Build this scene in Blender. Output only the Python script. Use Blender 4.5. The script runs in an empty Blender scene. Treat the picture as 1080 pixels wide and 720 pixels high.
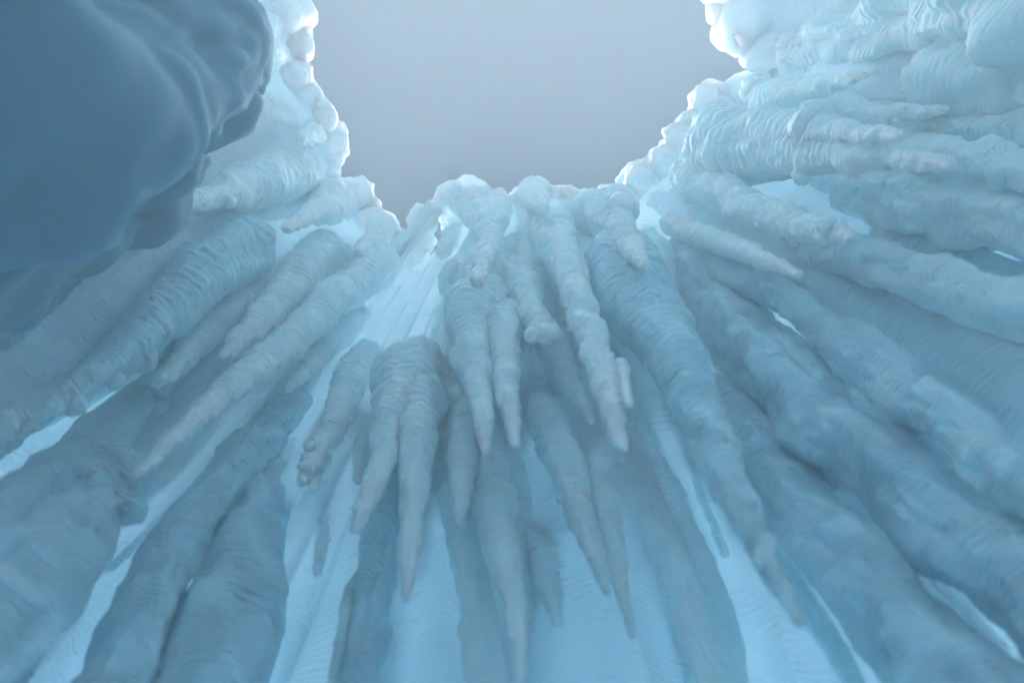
import bpy, math, random
import numpy as np
from mathutils import Vector, Euler

random.seed(7)
rng = np.random.default_rng(7)
SC = bpy.context.scene
COL = SC.collection
PI = math.pi

# ------------------------------------------------------------------ camera
F = 600.0                       # focal length in photo pixels (1080 wide)
TILT = math.degrees(math.atan(235.0 / F))    # zenith sits 235 px above the centre
ELEV = 90 - TILT
CAMZ = 1.6
ROT = Euler((math.radians(90 + ELEV), 0, 0)).to_matrix()
RM = np.array(ROT)

def ray(px, py):
    d = RM @ np.array([(px - 540) / F, (360 - py) / F, -1.0])
    return d / np.linalg.norm(d)

def at_r(px, py, r):
    """point at horizontal distance r from the camera axis (heights above the camera)"""
    d = ray(px, py)
    return d * (r / math.hypot(d[0], d[1]))

def depth(p):
    return -(RM.T @ p)[2]

# ------------------------------------------------------------------ noise
def _h(ix, iy, iz, s):
    n = (ix * 374761393 + iy * 668265263 + iz * 2147483647 + s * 1274126177) & 0xFFFFFFFF
    n = ((n ^ (n >> 13)) * 1274126177) & 0xFFFFFFFF
    n = ((n ^ (n >> 16)) * 2246822519) & 0xFFFFFFFF
    return ((n ^ (n >> 15)) & 0xFFFFFF) / float(0xFFFFFF)

def vnoise(p, seed=0):
    p = np.asarray(p, float)
    i = np.floor(p).astype(np.int64)
    f = p - i
    u = f * f * f * (f * (f * 6 - 15) + 10)
    r = 0
    for dx in (0, 1):
        wx = u[..., 0] if dx else 1 - u[..., 0]
        for dy in (0, 1):
            wy = u[..., 1] if dy else 1 - u[..., 1]
            for dz in (0, 1):
                wz = u[..., 2] if dz else 1 - u[..., 2]
                r = r + wx * wy * wz * _h(i[..., 0] + dx, i[..., 1] + dy, i[..., 2] + dz, seed)
    return r * 2 - 1

def fbm(p, seed=0, octs=3, gain=.5):
    a, s, t = 1.0, 0, 0
    for k in range(octs):
        s = s + a * vnoise(np.asarray(p) * 2 ** k, seed + k * 17)
        t += a
        a *= gain
    return s / t

# ------------------------------------------------------------------ the shaft's shape
H = 7.4                         # rim height above the camera
RIM = [(438, 280), (425, 248), (400, 236), (384, 206), (348, 188), (362, 150), (344, 118), (322, 92),
       (316, 50), (306, 0), (290, -70), (340, -140), (520, -185), (680, -150), (740, -80), (752, 0),
       (778, 40), (832, 80), (800, 92), (735, 112), (700, 150), (690, 176), (665, 186), (655, 206),
       (610, 204), (580, 202), (560, 196), (540, 206), (512, 202), (480, 196), (455, 222), (452, 256), (444, 270)]
def _rim():
    az, rr = [], []
    for px, py in RIM:
        d = ray(px, py)
        az.append(math.atan2(d[1], d[0]))
        rr.append(H * math.hypot(d[0], d[1]) / d[2])
    az = np.array(az); rr = np.array(rr)
    o = np.argsort(az); az = az[o]; rr = rr[o]
    az = np.concatenate([az[-3:] - 2 * PI, az, az[:3] + 2 * PI])
    rr = np.concatenate([rr[-3:], rr, rr[:3]])
    return az, rr
RAZ, RRR = _rim()
def rim_r(a):
    a = (np.asarray(a) + PI) % (2 * PI) - PI
    return np.interp(a, RAZ, RRR)
def rim_smooth(a):
    return sum(rim_r(np.asarray(a) + k * .07) for k in range(-3, 4)) / 7
BELL = 1.45
def wall_r(a, h):
    t = np.clip(1 - np.asarray(h) / H, 0, 1.5)
    w = np.clip(t * 5, 0, 1)
    return rim_r(a) * (1 - w) + rim_smooth(a) * w + BELL * t ** 1.15
def wall_hit(px, py):
    d = ray(px, py)
    a = math.atan2(d[1], d[0]); q = math.hypot(d[0], d[1]) / max(d[2], 1e-4)
    lo, hi = -3.0, H
    if q < 0 or d[2] <= 0: return float(wall_r(a, 0.3)), 0.3
    for _ in range(40):
        m = (lo + hi) / 2
        if m * q < wall_r(a, m): lo = m
        else: hi = m
    return float(wall_r(a, lo)), lo

# ------------------------------------------------------------------ materials
def ice_mat(name, col, trans, absorb=0, cloud=.04, clear=0, sss=0, acol=(.56, .79, .87), bump=.5, ripple=1.0, rough=.42):
    m = bpy.data.materials.new(name); m.use_nodes = True
    nt = m.node_tree; N = nt.nodes; L = nt.links
    N.remove(N['Principled BSDF'])
    out = N['Material Output']
    df = N.new('ShaderNodeBsdfDiffuse'); tr = N.new('ShaderNodeBsdfTranslucent')
    ms = N.new('ShaderNodeMixShader'); ms.inputs[0].default_value = trans
    L.new(df.outputs[0], ms.inputs[1]); L.new(tr.outputs[0], ms.inputs[2])
    gl = N.new('ShaderNodeBsdfGlossy'); gl.inputs['Roughness'].default_value = rough
    gl.inputs['Color'].default_value = (1, 1, 1, 1)
    fr = N.new('ShaderNodeFresnel'); fr.inputs['IOR'].default_value = 1.31
    mg = N.new('ShaderNodeMixShader')
    gb = N.new('ShaderNodeNewGeometry'); f1 = N.new('ShaderNodeMath'); f1.operation = 'SUBTRACT'; f1.inputs[0].default_value = 1
    L.new(gb.outputs['Backfacing'], f1.inputs[1])
    f2 = N.new('ShaderNodeMath'); f2.operation = 'MULTIPLY'; L.new(f1.outputs[0], f2.inputs[0]); L.new(fr.outputs[0], f2.inputs[1])
    f3 = N.new('ShaderNodeMath'); f3.operation = 'MINIMUM'; f3.inputs[1].default_value = .15; L.new(f2.outputs[0], f3.inputs[0])
    L.new(f3.outputs[0], mg.inputs[0]); L.new(ms.outputs[0], mg.inputs[1]); L.new(gl.outputs[0], mg.inputs[2])
    if clear:
        # clear ice: part of the light goes straight through each face
        tp = N.new('ShaderNodeBsdfTransparent'); tp.inputs['Color'].default_value = (.86, .96, 1, 1)
        mc = N.new('ShaderNodeMixShader'); mc.inputs[0].default_value = clear
        L.new(mg.outputs[0], mc.inputs[1]); L.new(tp.outputs[0], mc.inputs[2]); L.new(mc.outputs[0], out.inputs['Surface'])
    else:
        L.new(mg.outputs[0], out.inputs['Surface'])
    if sss:
        # milky ice: light scatters inside the body
        for q in list(N):
            if q != out: N.remove(q)
        b = N.new('ShaderNodeBsdfPrincipled'); b.subsurface_method = 'RANDOM_WALK'
        b.inputs['Subsurface Weight'].default_value = 1
        b.inputs['Subsurface Radius'].default_value = (.35, .8, 1.0)
        b.inputs['Subsurface Scale'].default_value = sss
        b.inputs['IOR'].default_value = 1.31; b.inputs['Specular IOR Level'].default_value = .38 if rough < .6 else .2; b.inputs['Roughness'].default_value = rough
        L.new(b.outputs[0], out.inputs['Surface'])
    if absorb and not sss:
        va = N.new('ShaderNodeVolumeAbsorption'); va.inputs['Color'].default_value = (*acol, 1)
        va.inputs['Density'].default_value = absorb
        L.new(va.outputs[0], out.inputs['Volume'])
    g = N.new('ShaderNodeNewGeometry')
    n1 = N.new('ShaderNodeTexNoise'); n1.inputs['Scale'].default_value = 3.2; n1.inputs['Detail'].default_value = 3
    L.new(g.outputs['Position'], n1.inputs['Vector'])
    # cloudy and clear ice: colour patches of the ice itself
    mx = N.new('ShaderNodeMix'); mx.data_type = 'RGBA'
    mx.inputs['A'].default_value = (*[c * (1 - cloud) for c in col], 1)
    mx.inputs['B'].default_value = (min(.97, col[0] * (1 + cloud * 1.4)), min(.98, col[1] * (1 + cloud * .7)), min(.98, col[2] * (1 + cloud * .4)), 1)
    L.new(n1.outputs['Fac'], mx.inputs['Factor'])
    
    for q in ((b,) if sss else (df, tr)): L.new(mx.outputs['Result'], q.inputs['Base Color' if sss else 'Color'])
    # growth ripples: rings that follow the phase stored along each body
    at = N.new('ShaderNodeAttribute'); at.attribute_name = 'ring'
    n2 = N.new('ShaderNodeTexNoise'); n2.inputs['Scale'].default_value = 5.0; n2.inputs['Detail'].default_value = 2
    L.new(g.outputs['Position'], n2.inputs['Vector'])
    ma = N.new('ShaderNodeMath'); ma.operation = 'MULTIPLY_ADD'; ma.inputs[1].default_value = 1.6
    L.new(n2.outputs['Fac'], ma.inputs[0]); L.new(at.outputs['Fac'], ma.inputs[2])
    m2 = N.new('ShaderNodeMath'); m2.operation = 'MULTIPLY'; m2.inputs[1].default_value = 2 * PI
    L.new(ma.outputs[0], m2.inputs[0])
    sn = N.new('ShaderNodeMath'); sn.operation = 'SINE'; L.new(m2.outputs[0], sn.inputs[0])
    n3 = N.new('ShaderNodeTexNoise'); n3.inputs['Scale'].default_value = 7; n3.inputs['Detail'].default_value = 2
    L.new(g.outputs['Position'], n3.inputs['Vector'])
    mr = N.new('ShaderNodeMapRange'); mr.inputs['From Min'].default_value = .44; mr.inputs['From Max'].default_value = .62
    L.new(n3.outputs['Fac'], mr.inputs['Value'])
    mm = N.new('ShaderNodeMath'); mm.operation = 'MULTIPLY'
    L.new(sn.outputs[0], mm.inputs[0]); L.new(mr.outputs['Result'], mm.inputs[1])
    n4 = N.new('ShaderNodeTexNoise'); n4.inputs['Scale'].default_value = 14; n4.inputs['Detail'].default_value = 4
    L.new(g.outputs['Position'], n4.inputs['Vector'])
    ad = N.new('ShaderNodeMath'); ad.operation = 'MULTIPLY_ADD'; ad.inputs[1].default_value = ripple
    L.new(mm.outputs[0], ad.inputs[0])
    m5 = N.new('ShaderNodeMath'); m5.operation = 'MULTIPLY'; m5.inputs[1].default_value = 1.2
    L.new(n4.outputs['Fac'], m5.inputs[0]); L.new(m5.outputs[0], ad.inputs[2])
    bp = N.new('ShaderNodeBump'); bp.inputs['Strength'].default_value = bump; bp.inputs['Distance'].default_value = .02
    L.new(ad.outputs[0], bp.inputs['Height']); 
    for q in ((b,) if sss else (df, tr)): L.new(bp.outputs[0], q.inputs['Normal'])
    b2 = N.new('ShaderNodeBump'); b2.inputs['Strength'].default_value = min(1, bump * 2); b2.inputs['Distance'].default_value = .03
    L.new(ad.outputs[0], b2.inputs['Height'])
    for q in (() if sss else (gl, fr)): L.new(b2.outputs[0], q.inputs['Normal'])
    return m

ICE_COL = (.66, .895, .955)
ICE = ice_mat('ice', (.75, .90, .925), 0, sss=.13, cloud=.08, bump=.6)
RIM_ICE = ice_mat('rim_ice', (.84, .92, .94), .7, sss=.6, ripple=.4)
SHADED_ICE = ice_mat('shaded_ice', (.55, .75, .81), 0, sss=.14, bump=.9)  # darker copy of the ice: shade low in the shaft put into colour
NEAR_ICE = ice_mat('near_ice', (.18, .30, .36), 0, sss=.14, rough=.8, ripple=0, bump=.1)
WALL_ICE = ice_mat('wall_ice', (.85, .93, .945), .54, 1.9, cloud=.10, ripple=.6, bump=.35)
SNOW = ice_mat('snow', (.78, .82, .86), 0, bump=.3, ripple=0, rough=.8)

# ------------------------------------------------------------------ mesh helpers
def mesh_obj(name, V, faces, mat, parent=None, ring=None, origin=None):
    me = bpy.data.meshes.new(name)
    o0 = np.zeros(3) if origin is None else np.asarray(origin)
    me.from_pydata((V - o0).tolist(), [], faces)
    me.materials.append(mat)
    me.polygons.foreach_set('use_smooth', [True] * len(me.polygons))
    if ring is not None:
        a = me.attributes.new('ring', 'FLOAT', 'POINT'); a.data.foreach_set('value', np.asarray(ring, np.float32))
    me.update()
    o = bpy.data.objects.new(name, me); COL.objects.link(o)
    o.location = o0
    if parent is not None:
        o.parent = parent
        o.location = Vector(o0) - parent.location
    return o

def grid_faces(n, m, closed=True):
    f = []
    for i in range(n - 1):
        for j in range(m if closed else m - 1):
            k = (j + 1) % m
            f.append((i * m + j, i * m + k, (i + 1) * m + k, (i + 1) * m + j))
    return f

SEED = [0]
def column_geo(pts, r0, drift=1.0, bead=.14, lobe=.19, seg=64, cap=1.5, world=None, per=.5):
    """A hanging body of ice. pts: (px, py, half width in px) from root to tip, hanging at
    horizontal distance r0 (r0 * drift at the tip). Rings are horizontal, heights fall."""
    SEED[0] += 1; sd = SEED[0] * 31
    P, R = [], []
    n = len(pts)
    for i, (px, py, hw) in enumerate(pts):
        t = i / max(1, n - 1)
        p = at_r(px, py, r0 * (1 + (drift - 1) * t))
        P.append(p); R.append(hw * depth(p) / F)
    if world is not None:
        P, R = world; n = len(P)
    P = np.array(P); R = np.array(R)
    # keep the heights falling
    for i in range(1, n):
        if P[i, 2] > P[i - 1, 2] - .03:
            P[i] *= (P[i - 1, 2] - .03) / P[i, 2]
    s = np.concatenate([[0], np.cumsum(np.linalg.norm(np.diff(P, axis=0), axis=1))])
    # adaptive resampling, cubic (Catmull-Rom style through np) smoothing
    fine = np.linspace(0, s[-1], 400)
    C = np.stack([np.interp(fine, s, P[:, k]) for k in range(3)], 1)
    RR = np.interp(fine, s, R)
    ker = np.hanning(61); ker /= ker.sum()
    def sm(a):
        e = np.concatenate([2 * a[0] - a[30:0:-1], a, 2 * a[-1] - a[-2:-32:-1]])
        return np.convolve(e, ker, 'valid')
    C = np.stack([sm(C[:, k]) for k in range(3)], 1); RR = np.maximum(sm(RR), R.min() * .8)
    # variable spacing
    q = [0.0]
    while q[-1] < fine[-1]:
        r = np.interp(q[-1], fine, RR)
        q.append(q[-1] + max(.005, (.05 if per < .4 else .065) * r))
    q = np.array(q[:-1] + [fine[-1]])
    c = np.stack([np.interp(q, fine, C[:, k]) for k in range(3)], 1)
    r = np.interp(q, fine, RR)
    # cap above the root
    capn = 16; ph = np.linspace(PI / 2, .1, capn)
    rc = r[0]
    cc = np.array([[c[0, 0], c[0, 1], c[0, 2] + cap * rc * math.sin(a)] for a in ph])
    rcap = np.array([rc * math.cos(a) for a in ph]); rcap[0] = rc * .02
    # rounded tip
    tn = 7; pt = np.linspace(.15, PI / 2, tn)
    ct = np.array([[c[-1, 0], c[-1, 1], c[-1, 2] - 1.3 * r[-1] * math.sin(a)] for a in pt])
    rt = np.array([r[-1] * math.cos(a) for a in pt]); rt[-1] = r[-1] * .03
    c = np.concatenate([cc, c, ct]); rr = np.concatenate([rcap, r, rt])
    m = seg
    th = np.arange(m) / m * 2 * PI
    # radius field
    dz = np.abs(np.diff(c[:, 2], prepend=c[0, 2]))
    rl = np.concatenate([np.full(capn, rc), r, np.full(tn, r[-1])])
    arc = np.cumsum(np.linalg.norm(np.diff(c, axis=0, prepend=c[:1]), axis=1) / rl)       # length in radii
    U = np.stack(np.broadcast_arrays(np.cos(th)[None, :], np.sin(th)[None, :], arc[:, None]), -1)
    lob = fbm(U * np.array([1.1, 1.1, .42]) + sd * 1.37, sd, 3)
    lob2 = fbm(U * np.array([2.6, 2.6, 1.3]) + sd * .77, sd + 5, 2)
    warp = fbm(U * np.array([1.0, 1.0, .5]) + 9.1, sd + 9, 2)
    bw = np.sin(PI * (arc[:, None] / per + .5 * warp))
    bw = np.abs(bw) ** .55 * 2 - 1.25                        # round bulges with tight creases between
    bamp = bead * (1 + .8 * vnoise(U * .9 + 3.3, sd + 21))
    bamp = bamp * (.8 + 1.1 * arc[:, None] / arc[-1])
    knob = np.clip(vnoise(U * np.array([2.2, 2.2, 2.4]) + 5.7, sd + 31) - .35, 0, 1) * (arc[:, None] / arc[-1]) * (.5 if per > .4 else .1)
    rad = rr[:, None] * (1 + knob + lobe * 1.7 * lob + lobe * .55 * lob2 + bamp * bw)
    # slow wander of the axis
    wx = vnoise(np.stack([arc * .33, arc * 0, arc * 0 + sd], -1), sd + 2) * rl * .2
    wy = vnoise(np.stack([arc * .33, arc * 0 + 7, arc * 0 + sd], -1), sd + 3) * rl * .2
    X = c[:, 0:1] + wx[:, None] + rad * np.cos(th); Y = c[:, 1:2] + wy[:, None] + rad * np.sin(th)
    Z = c[:, 2:3] + np.zeros_like(rad)
    V = np.stack([X, Y, Z + CAMZ], -1).reshape(-1, 3)
    faces = grid_faces(len(c), m)
    faces.append(tuple(reversed(range(m))))
    faces.append(tuple((len(c) - 1) * m + j for j in range(m)))
    hh = np.maximum(c[:, 2], .3)
    lam = np.maximum(.013 * hh, .008)
    ring = np.repeat(np.cumsum(dz / lam), m)
    return V, faces, ring, c[0] + np.array([0, 0, CAMZ])

def blob_geo(px, py, hw, r, stretch=1.1, amp=.22, n=28, m=40):
    SEED[0] += 1; sd = SEED[0] * 13
    p = at_r(px, py, r); R = hw * depth(p) / F
    u = np.linspace(.02, PI - .02, n)[:, None]; v = (np.arange(m) / m * 2 * PI)[None, :]
    D = np.stack(np.broadcast_arrays(np.sin(u) * np.cos(v), np.sin(u) * np.sin(v), np.cos(u)), -1)
    k = 1 + amp * fbm(D * 1.5 + sd * .31, sd, 3)
    V = D * k[..., None] * R * np.array([1, 1, stretch]) + p + np.array([0, 0, CAMZ])
    f = grid_faces(n, m); f.append(tuple(reversed(range(m)))); f.append(tuple((n - 1) * m + j for j in range(m)))
    ring = (V[..., 2].reshape(-1)) / max(.02 * p[2], .012)
    return V.reshape(-1, 3), f, ring, p + np.array([0, 0, CAMZ])

def tag(o, label, cat, group=None, kind=None):
    if label: o['label'] = label
    if cat: o['category'] = cat
    if group: o['group'] = group
    if kind: o['kind'] = kind
    return o

def thing(name, label, cat, pts, k=.85, h0=None, drift=1.0, group=None, spikes=(), knobs=(), mat=None, slim=.70, **kw):
    """one hanging body; spikes are its further points, knobs its lumps"""
    mat = mat or ICE
    def narrow(p):
        n = len(p)
        return [(a, b, c * (slim + .12 if q == 0 and slim < .9 else slim) if q < n - 2 or c > 20
                 else c * (slim + .15) + (.6 if q == n - 2 else 1.2)) for q, (a, b, c) in enumerate(p)]
    pts = narrow(pts); spikes = [narrow(q) for q in spikes]
    if h0 is None:
        rw = wall_hit(pts[0][0], pts[0][1])[0]
        kr = max(k, min(1.0, k + .15)); r0 = rw * kr; drift = drift * k / kr
    else:
        d = ray(pts[0][0], pts[0][1]); r0 = h0 * math.hypot(d[0], d[1]) / d[2]
    V, f, ring, org = column_geo(pts, r0, drift, **kw)
    o = mesh_obj(name, V, f, mat, None, ring, org)
    tag(o, label, cat, group)
    for sp in spikes:
        kk = dict(kw); kk['seg'] = 40
        V, f, ring, og = column_geo(sp, r0 * (drift * .35 + .65) * .99, drift / (drift * .35 + .65), **kk)
        mesh_obj('spike', V, f, mat, o, ring, og)
    knobs = list(knobs)
    if cat == 'icicle' and len(pts) > 3:
        for j in range(random.randint(3, 6)):                 # little drip nubs along the lower half
            t = random.uniform(1.2, len(pts) - 1.15); i = int(t); u = t - i
            x, y, w_ = [pts[i][q] * (1 - u) + pts[i + 1][q] * u for q in range(3)]
            dx, dy = pts[i + 1][0] - pts[i][0], pts[i + 1][1] - pts[i][1]; dl = math.hypot(dx, dy); sg = random.choice((-1, 1))
            knobs.append((x - dy / dl * w_ * .8 * sg, y + dx / dl * w_ * .8 * sg, max(2.0, w_ * random.uniform(.22, .42))))
    if cat != 'ice mass' or mat is ICE:
        x, y, w_ = pts[0]
        ux, uy = (x - 540) / math.hypot(x - 540, y - 125), (y - 125) / math.hypot(x - 540, y - 125)
        for j in range(random.randint(2, 4)):                 # swollen lumps round the root
            aa = random.uniform(-1, 1) * 1.5; q = w_ * random.uniform(.45, .75)
            ox, oy = -ux * math.cos(aa) - uy * math.sin(aa), -uy * math.cos(aa) + ux * math.sin(aa)
            V, f, ring, og = blob_geo(x + ox * q, y + oy * q, w_ * random.uniform(.5, .8), r0 * random.uniform(.97, 1.05), amp=.3)
            mesh_obj('head_lump', V, f, mat, o, ring, og)
    dpx = max(1, math.hypot(pts[-1][0] - pts[0][0], pts[-1][1] - pts[0][1]))
    for kb in knobs:
        tt = min(1, math.hypot(kb[0] - pts[0][0], kb[1] - pts[0][1]) / dpx)
        V, f, ring, og = blob_geo(kb[0], kb[1], kb[2], r0 * (1 + (drift - 1) * tt) * .98)
        mesh_obj('knob', V, f, mat, o, ring, og)
    return o

# ------------------------------------------------------------------ ice wall (setting): one closed ring of ice
BACK_TOP = 6.6
def build_wall():
    # behind the camera the unseen rim is lowered a little to let light in
    na = 900
    A = np.arange(na) / na * 2 * PI - PI
    hin = np.concatenate([np.linspace(0, 1, 330) ** 1.0])
    hs = H * (1 - hin) - CAMZ * hin                        # from the rim down to the ground
    rin = wall_r(A[None, :], hs[:, None])
    t = np.clip(1 - hs / H, 0, 2)[:, None]
    cx = np.cos(A)[None, :]; sx = np.sin(A)[None, :]
    Q = np.stack(np.broadcast_arrays(cx * rin * 1.0, sx * rin * 1.0, hs[:, None] * .28), -1)
    flute = fbm(Q * 1.15 + 5, 3, 3)
    rid = 1 - np.abs(fbm(Q * np.array([2.3, 2.3, 1.0]) + 11, 8, 2)) * 2
    fold = np.clip(t * 3, .15, 1)
    rin = rin + fold * (.30 * flute - .10 * rid)
    Q2 = np.stack(np.broadcast_arrays(cx * rin, sx * rin, hs[:, None]), -1)
    rin = rin + .05 * fbm(Q2 * 3.0, 14, 3)
    # rounded lip and the outer face
    kl = 14; ph = np.linspace(0, PI, kl + 2)[1:-1]
    thick = .34
    base = rin[0]
    lip_r = np.array([base + thick / 2 + thick / 2 * math.cos(a) for a in ph])
    # order: outer foot -> outer top -> lip -> inner top -> inner foot
    outn = 40
    to = np.linspace(1, 0, outn)[:, None]
    hout = H * (1 - to) - CAMZ * to
    rout = base[None, :] + thick + to * 2.6 + 0 * hout
    rout = rout + .15 * fbm(np.stack(np.broadcast_arrays(cx * rout, sx * rout, hout), -1) * .8, 31, 3)
    rows_r = [rout, lip_r, rin]
    lip_h = np.array([H + .30 * math.sin(a) for a in ph])[:, None] + np.zeros((1, na))
    rows_h = [hout + np.zeros((1, na)), lip_h, hs[:, None] + np.zeros((1, na))]
    Rr = np.concatenate(rows_r); Hh = np.concatenate(rows_h)
    off = np.abs((A + PI / 2 + PI) % (2 * PI) - PI)                 # angle away from -Y
    low = np.clip((off - math.radians(38)) / math.radians(14), 0, 1)
    low = low * low * (3 - 2 * low)
    top = (BACK_TOP + (H + .3 - BACK_TOP) * low)[None, :]
    Hh = np.where(low[None, :] < 1, (Hh + CAMZ) * ((top + CAMZ) / (H + .3 + CAMZ)) - CAMZ, Hh)
    Hh = Hh + .12 * np.clip(Hh / H, 0, 1) ** 4 * vnoise(np.stack(np.broadcast_arrays(cx * 6, sx * 6, Hh * 0), -1), 77)
    V = np.stack([Rr * cx, Rr * sx, Hh + CAMZ], -1).reshape(-1, 3)
    f = grid_faces(len(Rr), na)
    ring = -np.log(np.maximum(Hh, .25)).reshape(-1) * 55
    o = mesh_obj('ice_wall', V, f, WALL_ICE, None, ring)
    tag(o, 'pale blue wall of glacier ice ringing the open patch of sky', 'ice wall')
    # rounded lumps along the lip
    RP = RIM + [RIM[0]]
    k = 0
    for (x0, y0), (x1, y1) in zip(RP[:-1], RP[1:]):
        if max(y0, y1) < -60: continue
        ln = math.hypot(x1 - x0, y1 - y0)
        q = 0.0
        while q < ln and k < 99:
            t = q / ln; px = x0 + (x1 - x0) * t; py = y0 + (y1 - y0) * t
            dz = math.hypot(px - 540, py - 125)
            hw = (6 + .042 * dz) * random.uniform(.6, 1.75)
            if abs(px - 440) < 24 and py > 235: hw *= .5
            off = random.uniform(.25, .9) * hw
            ux, uy = (px - 540) / dz, (py - 125) / dz
            d = ray(px + ux * off, py + uy * off); hh = H + random.uniform(-.5, .12)
            r = hh * math.hypot(d[0], d[1]) / d[2]
            V, f, rg, og = blob_geo(px + ux * off, py + uy * off, hw, r, stretch=random.uniform(1, 1.8), amp=.34, n=26, m=36)
            mesh_obj('rim_lump', V, f, RIM_ICE, o, rg, og); k += 1
            q += hw * random.uniform(.75, 1.3)
    # faint ribs grown on the inner face
    for i in range(92):
        a = -PI + (i + random.uniform(-.4, .4)) / 92 * 2 * PI
        if abs((a + PI / 2 + PI) % (2 * PI) - PI) < math.radians(55): continue
        dg = ray(425, 335)
        h0 = H * random.uniform(.45, .97)
        if abs((a - math.atan2(dg[1], dg[0]) + PI) % (2 * PI) - PI) < math.radians(7): continue     # smooth bay in the wall
        hend = random.choice([-.8, h0 * .3, h0 * random.uniform(.2, .55)])
        R0 = random.uniform(.05, .11) * (1 + .25 * rim_r(a))
        hs_ = np.linspace(h0, hend, 9)
        P, R = [], []
        for j, hq in enumerate(hs_):
            tt = j / 8
            aa = a + .02 * math.sin(j + i)
            if hend > 0: rad = R0 * (1.15 - 1.1 * tt ** 1.3)
            else: rad = R0 * (1 + .6 * tt)
            rq = wall_r(aa, hq) * (1.0 if hend < 0 else 1 - .04 * tt) + .05
            P.append([rq * math.cos(aa), rq * math.sin(aa), hq]); R.append(max(.02, rad))
        V, f, rg, og = column_geo([], 0, world=(P, R), seg=48, lobe=.2, bead=.03, per=.25)
        mesh_obj('rib', V, f, ICE, o, rg, og)
    return o
build_wall()

# snow ground
def build_ground():
    n, m = 60, 96
    rr = np.concatenate([[0.01], np.geomspace(.4, 60, n - 1)])[:, None]
    a = (np.arange(m) / m * 2 * PI)[None, :]
    X = rr * np.cos(a); Y = rr * np.sin(a)
    Z = .06 * fbm(np.stack([X * .5, Y * .5, X * 0], -1), 4, 3)
    V = np.stack([X, Y, Z], -1).reshape(-1, 3)
    f = grid_faces(n, m); f.append(tuple(range(m)))
    f = [tuple(reversed(q)) for q in f]
    o = mesh_obj('ground', V, f, SNOW)
    tag(o, None, None, None, 'structure')
build_ground()

IC = 'icicle'; CO = 'ice column'
GI = 'icicles hanging from the ice wall'; GC = 'ice columns grown down the wall'
# --- near overhang, upper left
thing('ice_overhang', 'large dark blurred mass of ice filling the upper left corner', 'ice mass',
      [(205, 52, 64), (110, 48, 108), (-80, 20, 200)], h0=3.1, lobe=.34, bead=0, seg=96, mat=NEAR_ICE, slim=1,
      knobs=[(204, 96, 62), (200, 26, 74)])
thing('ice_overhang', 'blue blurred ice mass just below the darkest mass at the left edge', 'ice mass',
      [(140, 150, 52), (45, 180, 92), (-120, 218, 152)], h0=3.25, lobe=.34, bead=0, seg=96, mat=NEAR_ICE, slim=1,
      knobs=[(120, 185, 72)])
# --- left
def I(label, pts, **k): return thing('icicle', label, IC, pts, group=GI, **k)
def Cc(label, pts, **k): return thing('ice_column', label, CO, pts, group=GC, **{**dict(lobe=.3, bead=.02, per=.2, seg=80, slim=.68), **k})  # columns of ice grown down the wall
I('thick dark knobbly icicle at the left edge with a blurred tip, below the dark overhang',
  [(258, 262, 36), (215, 290, 38), (172, 332, 38), (125, 378, 26), (72, 414, 20), (20, 440, 22), (-50, 476, 18)], mat=SHADED_ICE, k=.74,
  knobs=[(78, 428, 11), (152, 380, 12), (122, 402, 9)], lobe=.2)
I('long slender rope ridged icicle running down left from the notch in the rim',
  [(402, 280, 24), (352, 316, 25), (300, 362, 22), (245, 408, 21), (210, 440, 14), (172, 475, 9), (147, 497, 4)], k=.80)
I('pale icicle with a narrow tip just above the long rope ridged icicle',
  [(345, 268, 30), (305, 305, 25), (272, 342, 20), (248, 364, 10), (237, 376, 4)], k=.90)
I('pale stubby icicle with knobs at its tip beside the thick dark knobbly icicle',
  [(268, 300, 32), (230, 340, 26), (197, 374, 17), (177, 394, 8), (164, 403, 4)], k=.86, knobs=[(170, 400, 6), (182, 398, 5)])
I('small short icicle under the long rope ridged icicle',
  [(368, 345, 22), (335, 376, 14), (312, 400, 7), (303, 411, 3)], k=.90)
I('pale icicle with twiggy side points at its tip, left of the forked dark icicle',
  [(382, 388, 27), (362, 430, 22), (342, 468, 17), (328, 492, 12), (318, 508, 4)], k=.87,
  spikes=[[(342, 482, 8), (334, 500, 5), (330, 516, 3)]], knobs=[(326, 470, 6), (320, 492, 6)])
I('stout pale icicle pointing left beside the dark overhang, with a fine wrinkled tip',
  [(304, 178, 30), (262, 194, 30), (226, 206, 17), (205, 211, 9), (194, 213, 5)], k=.83)
I('short icicle with a beaded dark tip hanging from the left rim of the opening',
  [(350, 213, 24), (330, 224, 14), (314, 234, 7), (301, 241, 3)], k=.80)
I('small round icicle bud just left of the notch in the rim', [(396, 250, 14), (387, 257, 8), (378, 266, 4)], k=.86)
I('pale round icicle bud on the left rim of the opening', [(332, 142, 13), (324, 144, 8), (317, 147, 4)], k=.9)
Cc('pale blue column behind the dark overhang at the left rim', [(286, 40, 34), (230, 56, 50), (120, 70, 80)], k=.9)
Cc('pale column between the dark overhang and the thick dark knobbly icicle',
   [(205, 246, 30), (130, 312, 40), (40, 385, 55), (-60, 460, 70)], k=.93)
Cc('column in the left middle under the thick dark knobbly icicle',
   [(150, 430, 26), (60, 505, 46), (-60, 600, 70)], k=.92)
Cc('ribbed column running to the bottom left corner, with a pale crest of ripples',
   [(305, 425, 24), (252, 488, 30), (205, 548, 36), (160, 620, 40), (110, 730, 48), (80, 820, 50)], mat=SHADED_ICE, k=.82)
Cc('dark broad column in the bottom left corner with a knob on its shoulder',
   [(118, 505, 34), (85, 560, 58), (10, 640, 90), (-90, 740, 120)], mat=SHADED_ICE, k=.68, knobs=[(96, 496, 14), (140, 540, 14)])
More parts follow.
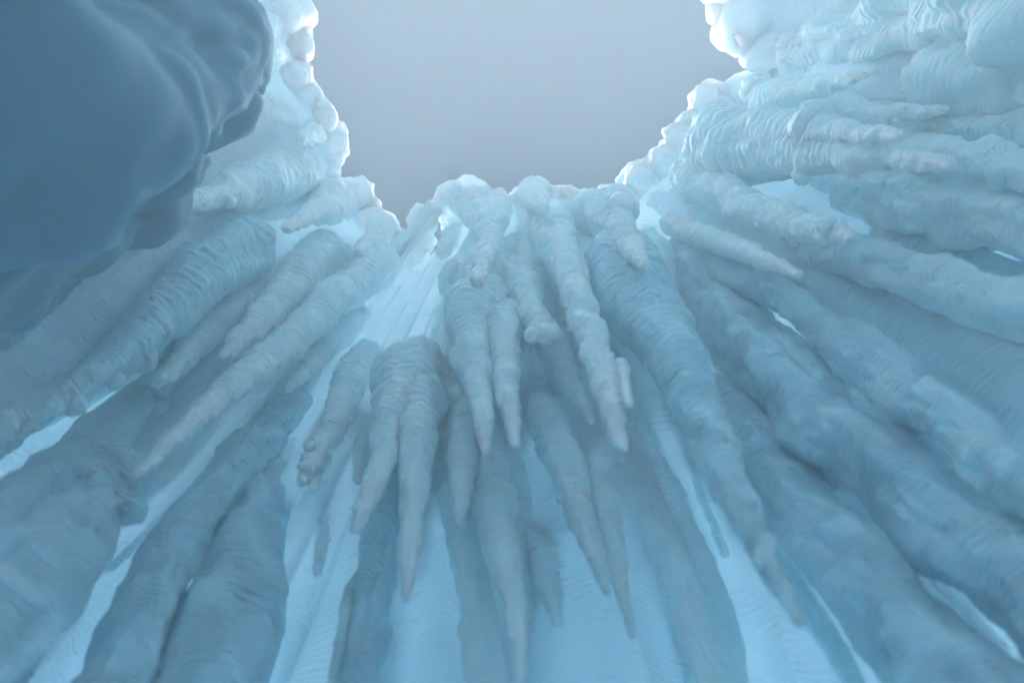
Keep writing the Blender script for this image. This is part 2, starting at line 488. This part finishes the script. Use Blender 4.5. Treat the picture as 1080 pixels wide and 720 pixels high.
Cc('wide dark bulging column at the bottom, right of the ribbed bottom left column',
   [(268, 500, 46), (262, 580, 66), (250, 650, 78), (220, 760, 95)], mat=SHADED_ICE, k=.86)
I('thin faint icicle against the pale wall, left of the leg shaped column',
  [(352, 460, 22), (347, 520, 15), (341, 570, 7), (335, 604, 3)], k=.94)
# --- centre
I('dark forked icicle with two long points, lowest of the centre left',
  [(438, 396, 34), (430, 430, 35), (412, 456, 20), (400, 490, 13), (388, 525, 9), (376, 557, 4)], k=.74, slim=.88,
  spikes=[[(446, 420, 28), (441, 480, 19), (437, 530, 14), (431, 590, 8), (428, 629, 3)]])
Cc('leg shaped column under the forked dark icicle reaching the bottom edge',
   [(415, 470, 26), (403, 530, 26), (400, 600, 31), (388, 660, 30), (384, 740, 32), (380, 830, 30)], mat=SHADED_ICE, k=.84,
   spikes=[[(372, 620, 12), (361, 670, 7), (350, 720, 4)]])
I('forked icicle with two even points in the middle, below the centre rim',
  [(505, 300, 36), (500, 345, 30), (500, 385, 19), (507, 430, 10), (512, 474, 3)], k=.80, slim=.86,
  spikes=[[(527, 335, 21), (532, 385, 15), (538, 430, 9), (543, 468, 3)]])
I('stubby dark tipped icicle hanging from the centre rim, pointing down at its left',
  [(508, 222, 27), (517, 243, 19), (513, 268, 12), (506, 286, 8), (503, 297, 5)], k=.78)
I('small dark tipped bud at the top left of the centre rim', [(496, 205, 20), (490, 222, 9), (486, 236, 5)], k=.84)
I('lower small bud at the left end of the centre rim', [(482, 238, 20), (474, 254, 9), (467, 267, 5)], k=.86)
I('round bulb with a curled nub seen end on, highest on the centre rim', [(564, 203, 18), (568, 212, 9), (572, 220, 5)], k=.84)
I('lumpy round headed icicle ending in three blunt knobs, right of the middle forked icicle',
  [(550, 296, 26), (560, 325, 20), (572, 348, 13), (574, 356, 8)], k=.80, knobs=[(562, 354, 9), (584, 351, 9), (566, 336, 12)])
I('straight dark icicle in the centre leaning right to a blunt tip',
  [(584, 246, 24), (600, 290, 20), (616, 335, 20), (634, 385, 19), (646, 430, 13), (656, 472, 4)], k=.76,
  spikes=[[(654, 385, 9), (659, 408, 5), (664, 426, 3)]])
I('curled dark icicle seen nearly end on under a broad lobed head',
  [(640, 228, 34), (655, 244, 19), (667, 262, 12), (679, 281, 4)], k=.72, knobs=[(622, 232, 16), (656, 222, 18)], lobe=.22)
I('largest dark icicle, leaning down right with a blurred banded tip',
  [(664, 292, 48), (692, 345, 43), (724, 405, 36), (756, 475, 29), (790, 550, 21), (815, 604, 14), (836, 642, 8), (844, 656, 4)], mat=SHADED_ICE, k=.70,
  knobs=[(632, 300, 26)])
I('faint small icicle between the middle forked and the straight dark icicle',
  [(578, 366, 24), (598, 402, 16), (616, 430, 7), (624, 443, 3)], k=.93)
I('pale icicle right of the centre, left one of the pair with fine points',
  [(572, 430, 26), (596, 495, 28), (614, 550, 19), (630, 592, 9), (641, 624, 3)], k=.86)
I('pale icicle right of the centre, right one of the pair with fine points',
  [(632, 470, 28), (638, 540, 26), (650, 598, 13), (660, 640, 6), (668, 669, 3)], k=.84)
I('dim blunt icicle behind the forked ones, hanging between them',
  [(492, 430, 24), (488, 490, 15), (485, 548, 4)], k=.84, spikes=[[(508, 440, 14), (514, 470, 8), (516, 500, 3)]])
I('long icicle with tight ripples hanging lowest in the centre to the bottom edge',
  [(508, 470, 28), (522, 525, 31), (534, 595, 22), (544, 655, 13), (548, 712, 7), (549, 745, 3)], k=.80)
Cc('dim straight column behind the lowest centre icicle', [(478, 490, 22), (498, 600, 25), (513, 730, 27), (520, 820, 26)], k=.93)
I('dim club shaped icicle with a round head beside the lowest centre icicle', [(573, 580, 28), (580, 622, 14), (588, 655, 4)], k=.93)
Cc('dim column with a round head near the bottom, right of the pale pair', [(694, 556, 32), (715, 605, 27), (738, 680, 25), (768, 790, 26)], k=.93)
I('tiny faint icicle left of the dark forked icicle', [(386, 450, 14), (381, 480, 8), (377, 506, 3)], k=.90)
# --- right
Cc('broad column covered in arched ripples, running to the lower right edge',
   [(748, 300, 42), (805, 375, 54), (880, 455, 60), (980, 545, 66), (1120, 660, 90)], mat=SHADED_ICE, k=.88)
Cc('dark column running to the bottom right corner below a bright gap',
   [(752, 425, 30), (805, 485, 44), (880, 575, 58), (975, 670, 76), (1080, 780, 90)], mat=SHADED_ICE, k=.86)
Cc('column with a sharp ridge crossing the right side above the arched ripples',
   [(742, 262, 22), (840, 322, 26), (920, 385, 32), (1010, 455, 38), (1130, 540, 48)], mat=SHADED_ICE, k=.82)
I('slim icicle lying close to the wall right of the broad lobed head',
  [(708, 236, 13), (760, 256, 15), (800, 271, 10), (842, 289, 3)], k=.80)
I('fat icicle with a knobby end pointing right, under the big branching mass',
  [(728, 192, 22), (768, 206, 24), (818, 228, 22), (858, 240, 17), (884, 246, 10), (900, 250, 4)], k=.76, knobs=[(872, 237, 10)])
thing('ice_mass', 'big branching ice mass on the right with a dark tip pointing right', 'ice mass',
  [(768, 148, 44), (825, 158, 44), (885, 163, 29), (938, 166, 15), (980, 171, 9), (1001, 174, 5)], k=.71, lobe=.2,
  spikes=[[(858, 140, 22), (900, 142, 13), (930, 142, 8), (948, 143, 4)]], knobs=[(856, 130, 22), (848, 184, 11)])
I('thin pointed icicle at the upper right rim pointing right, highest of the two thin ones',
  [(806, 108, 26), (850, 96, 18), (888, 85, 8), (915, 78, 3)], k=.82)
I('thin beaded icicle pointing right below the highest thin one at the upper right',
  [(868, 112, 24), (922, 122, 15), (964, 119, 7), (996, 116, 3)], k=.86)
Cc('rippled column behind the dark tip of the branching mass, reaching the right edge',
   [(925, 150, 16), (1000, 163, 20), (1120, 186, 30)], k=.80)
Cc('pale column crossing the right side just under the fat knobby icicle',
   [(850, 262, 26), (950, 284, 32), (1120, 330, 50)], k=.90)
Cc('pale rippled column above the fat knobby icicle at the right edge', [(915, 206, 32), (1010, 222, 45), (1150, 240, 70)], k=.95)
Cc('column at the top right corner sweeping up and right', [(862, 40, 40), (960, 14, 80), (1140, -40, 130)], k=1.02, lobe=.4)
Cc('dim column near the right edge under the top right corner', [(985, 78, 40), (1060, 84, 66), (1180, 90, 100)], k=.98, lobe=.4)
Cc('pale column at the right edge below the two tiny dark icicles', [(980, 132, 18), (1060, 138, 26), (1180, 146, 40)], k=.92)

# ------------------------------------------------------------------ haze: frosty air in the shaft
HAZE = .095
def build_haze():
    x, z0, z1 = 64, -1.2, H + CAMZ + .85
    V = np.array([(a, b, c) for c in (z0, z1) for a, b in ((-x, -x), (x, -x), (x, x), (-x, x))], float)
    f = [(3, 2, 1, 0), (4, 5, 6, 7), (0, 1, 5, 4), (1, 2, 6, 5), (2, 3, 7, 6), (3, 0, 4, 7)]
    m = bpy.data.materials.new('haze'); m.use_nodes = True; N = m.node_tree.nodes
    N.remove(N['Principled BSDF'])
    v = N.new('ShaderNodeVolumePrincipled'); v.inputs['Density'].default_value = HAZE
    v.inputs['Color'].default_value = (.74, .868, .968, 1); v.inputs['Anisotropy'].default_value = .2
    m.node_tree.links.new(v.outputs[0], N['Material Output'].inputs['Volume'])
    o = mesh_obj('haze', V, f, m)
    tag(o, None, None, None, 'stuff')
if HAZE: build_haze()

# ------------------------------------------------------------------ light
w = bpy.data.worlds.new('World'); SC.world = w; w.use_nodes = True
nt = w.node_tree; N = nt.nodes; L = nt.links
bg = N['Background']
sky = N.new('ShaderNodeTexSky'); sky.sky_type = 'NISHITA'; sky.sun_disc = False
SUN_EL, SUN_AZ = math.radians(66), math.radians(350)
sky.sun_elevation = SUN_EL; sky.sun_rotation = SUN_AZ; sky.dust_density = 4
# thin even cloud in front of the blue
mx = N.new('ShaderNodeMix'); mx.data_type = 'RGBA'; mx.inputs['Factor'].default_value = .97
mx.inputs['B'].default_value = (.0, .0, .8, 1)
L.new(sky.outputs[0], mx.inputs['A']); 
# added fill light: sky brightened towards the horizon, out of view
tc = N.new('ShaderNodeTexCoord'); sx = N.new('ShaderNodeSeparateXYZ'); L.new(tc.outputs['Generated'], sx.inputs[0])
mr = N.new('ShaderNodeMapRange'); mr.inputs['From Min'].default_value = .70; mr.inputs['From Max'].default_value = .25
mr.inputs['To Min'].default_value = .30; mr.inputs['To Max'].default_value = 1.6
L.new(sx.outputs['Z'], mr.inputs['Value'])
vm = N.new('ShaderNodeVectorMath'); vm.operation = 'SCALE'
L.new(mx.outputs['Result'], vm.inputs[0]); L.new(mr.outputs['Result'], vm.inputs['Scale'])
L.new(vm.outputs[0], bg.inputs['Color'])
bg.inputs['Strength'].default_value = .05
ld = bpy.data.lights.new('sun', 'SUN'); ld.energy = 5; ld.angle = math.radians(70); ld.color = (1, .97, .93)
lo = bpy.data.objects.new('sun', ld); COL.objects.link(lo)
lo.rotation_euler = (PI / 2 - SUN_EL, 0, PI - SUN_AZ)    # shines from azimuth SUN_AZ (clockwise from +Y)

cam = bpy.data.cameras.new('camera'); co = bpy.data.objects.new('camera', cam); COL.objects.link(co)
co.location = (0, 0, CAMZ); co.rotation_euler = (math.radians(90 + ELEV), 0, 0)
cam.sensor_width = 36; cam.lens = F / 1080 * 36; cam.clip_end = 5000; cam.clip_start = .02
cam.dof.use_dof = True; cam.dof.focus_distance = 4.3; cam.dof.aperture_fstop = .85
SC.camera = co
vs = SC.view_settings; vs.view_transform = 'Standard'; vs.look = 'None'; vs.exposure = 1.62; vs.gamma = 1
cy = SC.cycles
cy.use_denoising = True
cy.transparent_max_bounces = 24; cy.max_bounces = 14; cy.diffuse_bounces = 9; cy.glossy_bounces = 2; cy.transmission_bounces = 16; cy.volume_bounces = 3; cy.adaptive_threshold = .06
cy.sample_clamp_indirect = 6
cy.caustics_reflective = False; cy.caustics_refractive = False
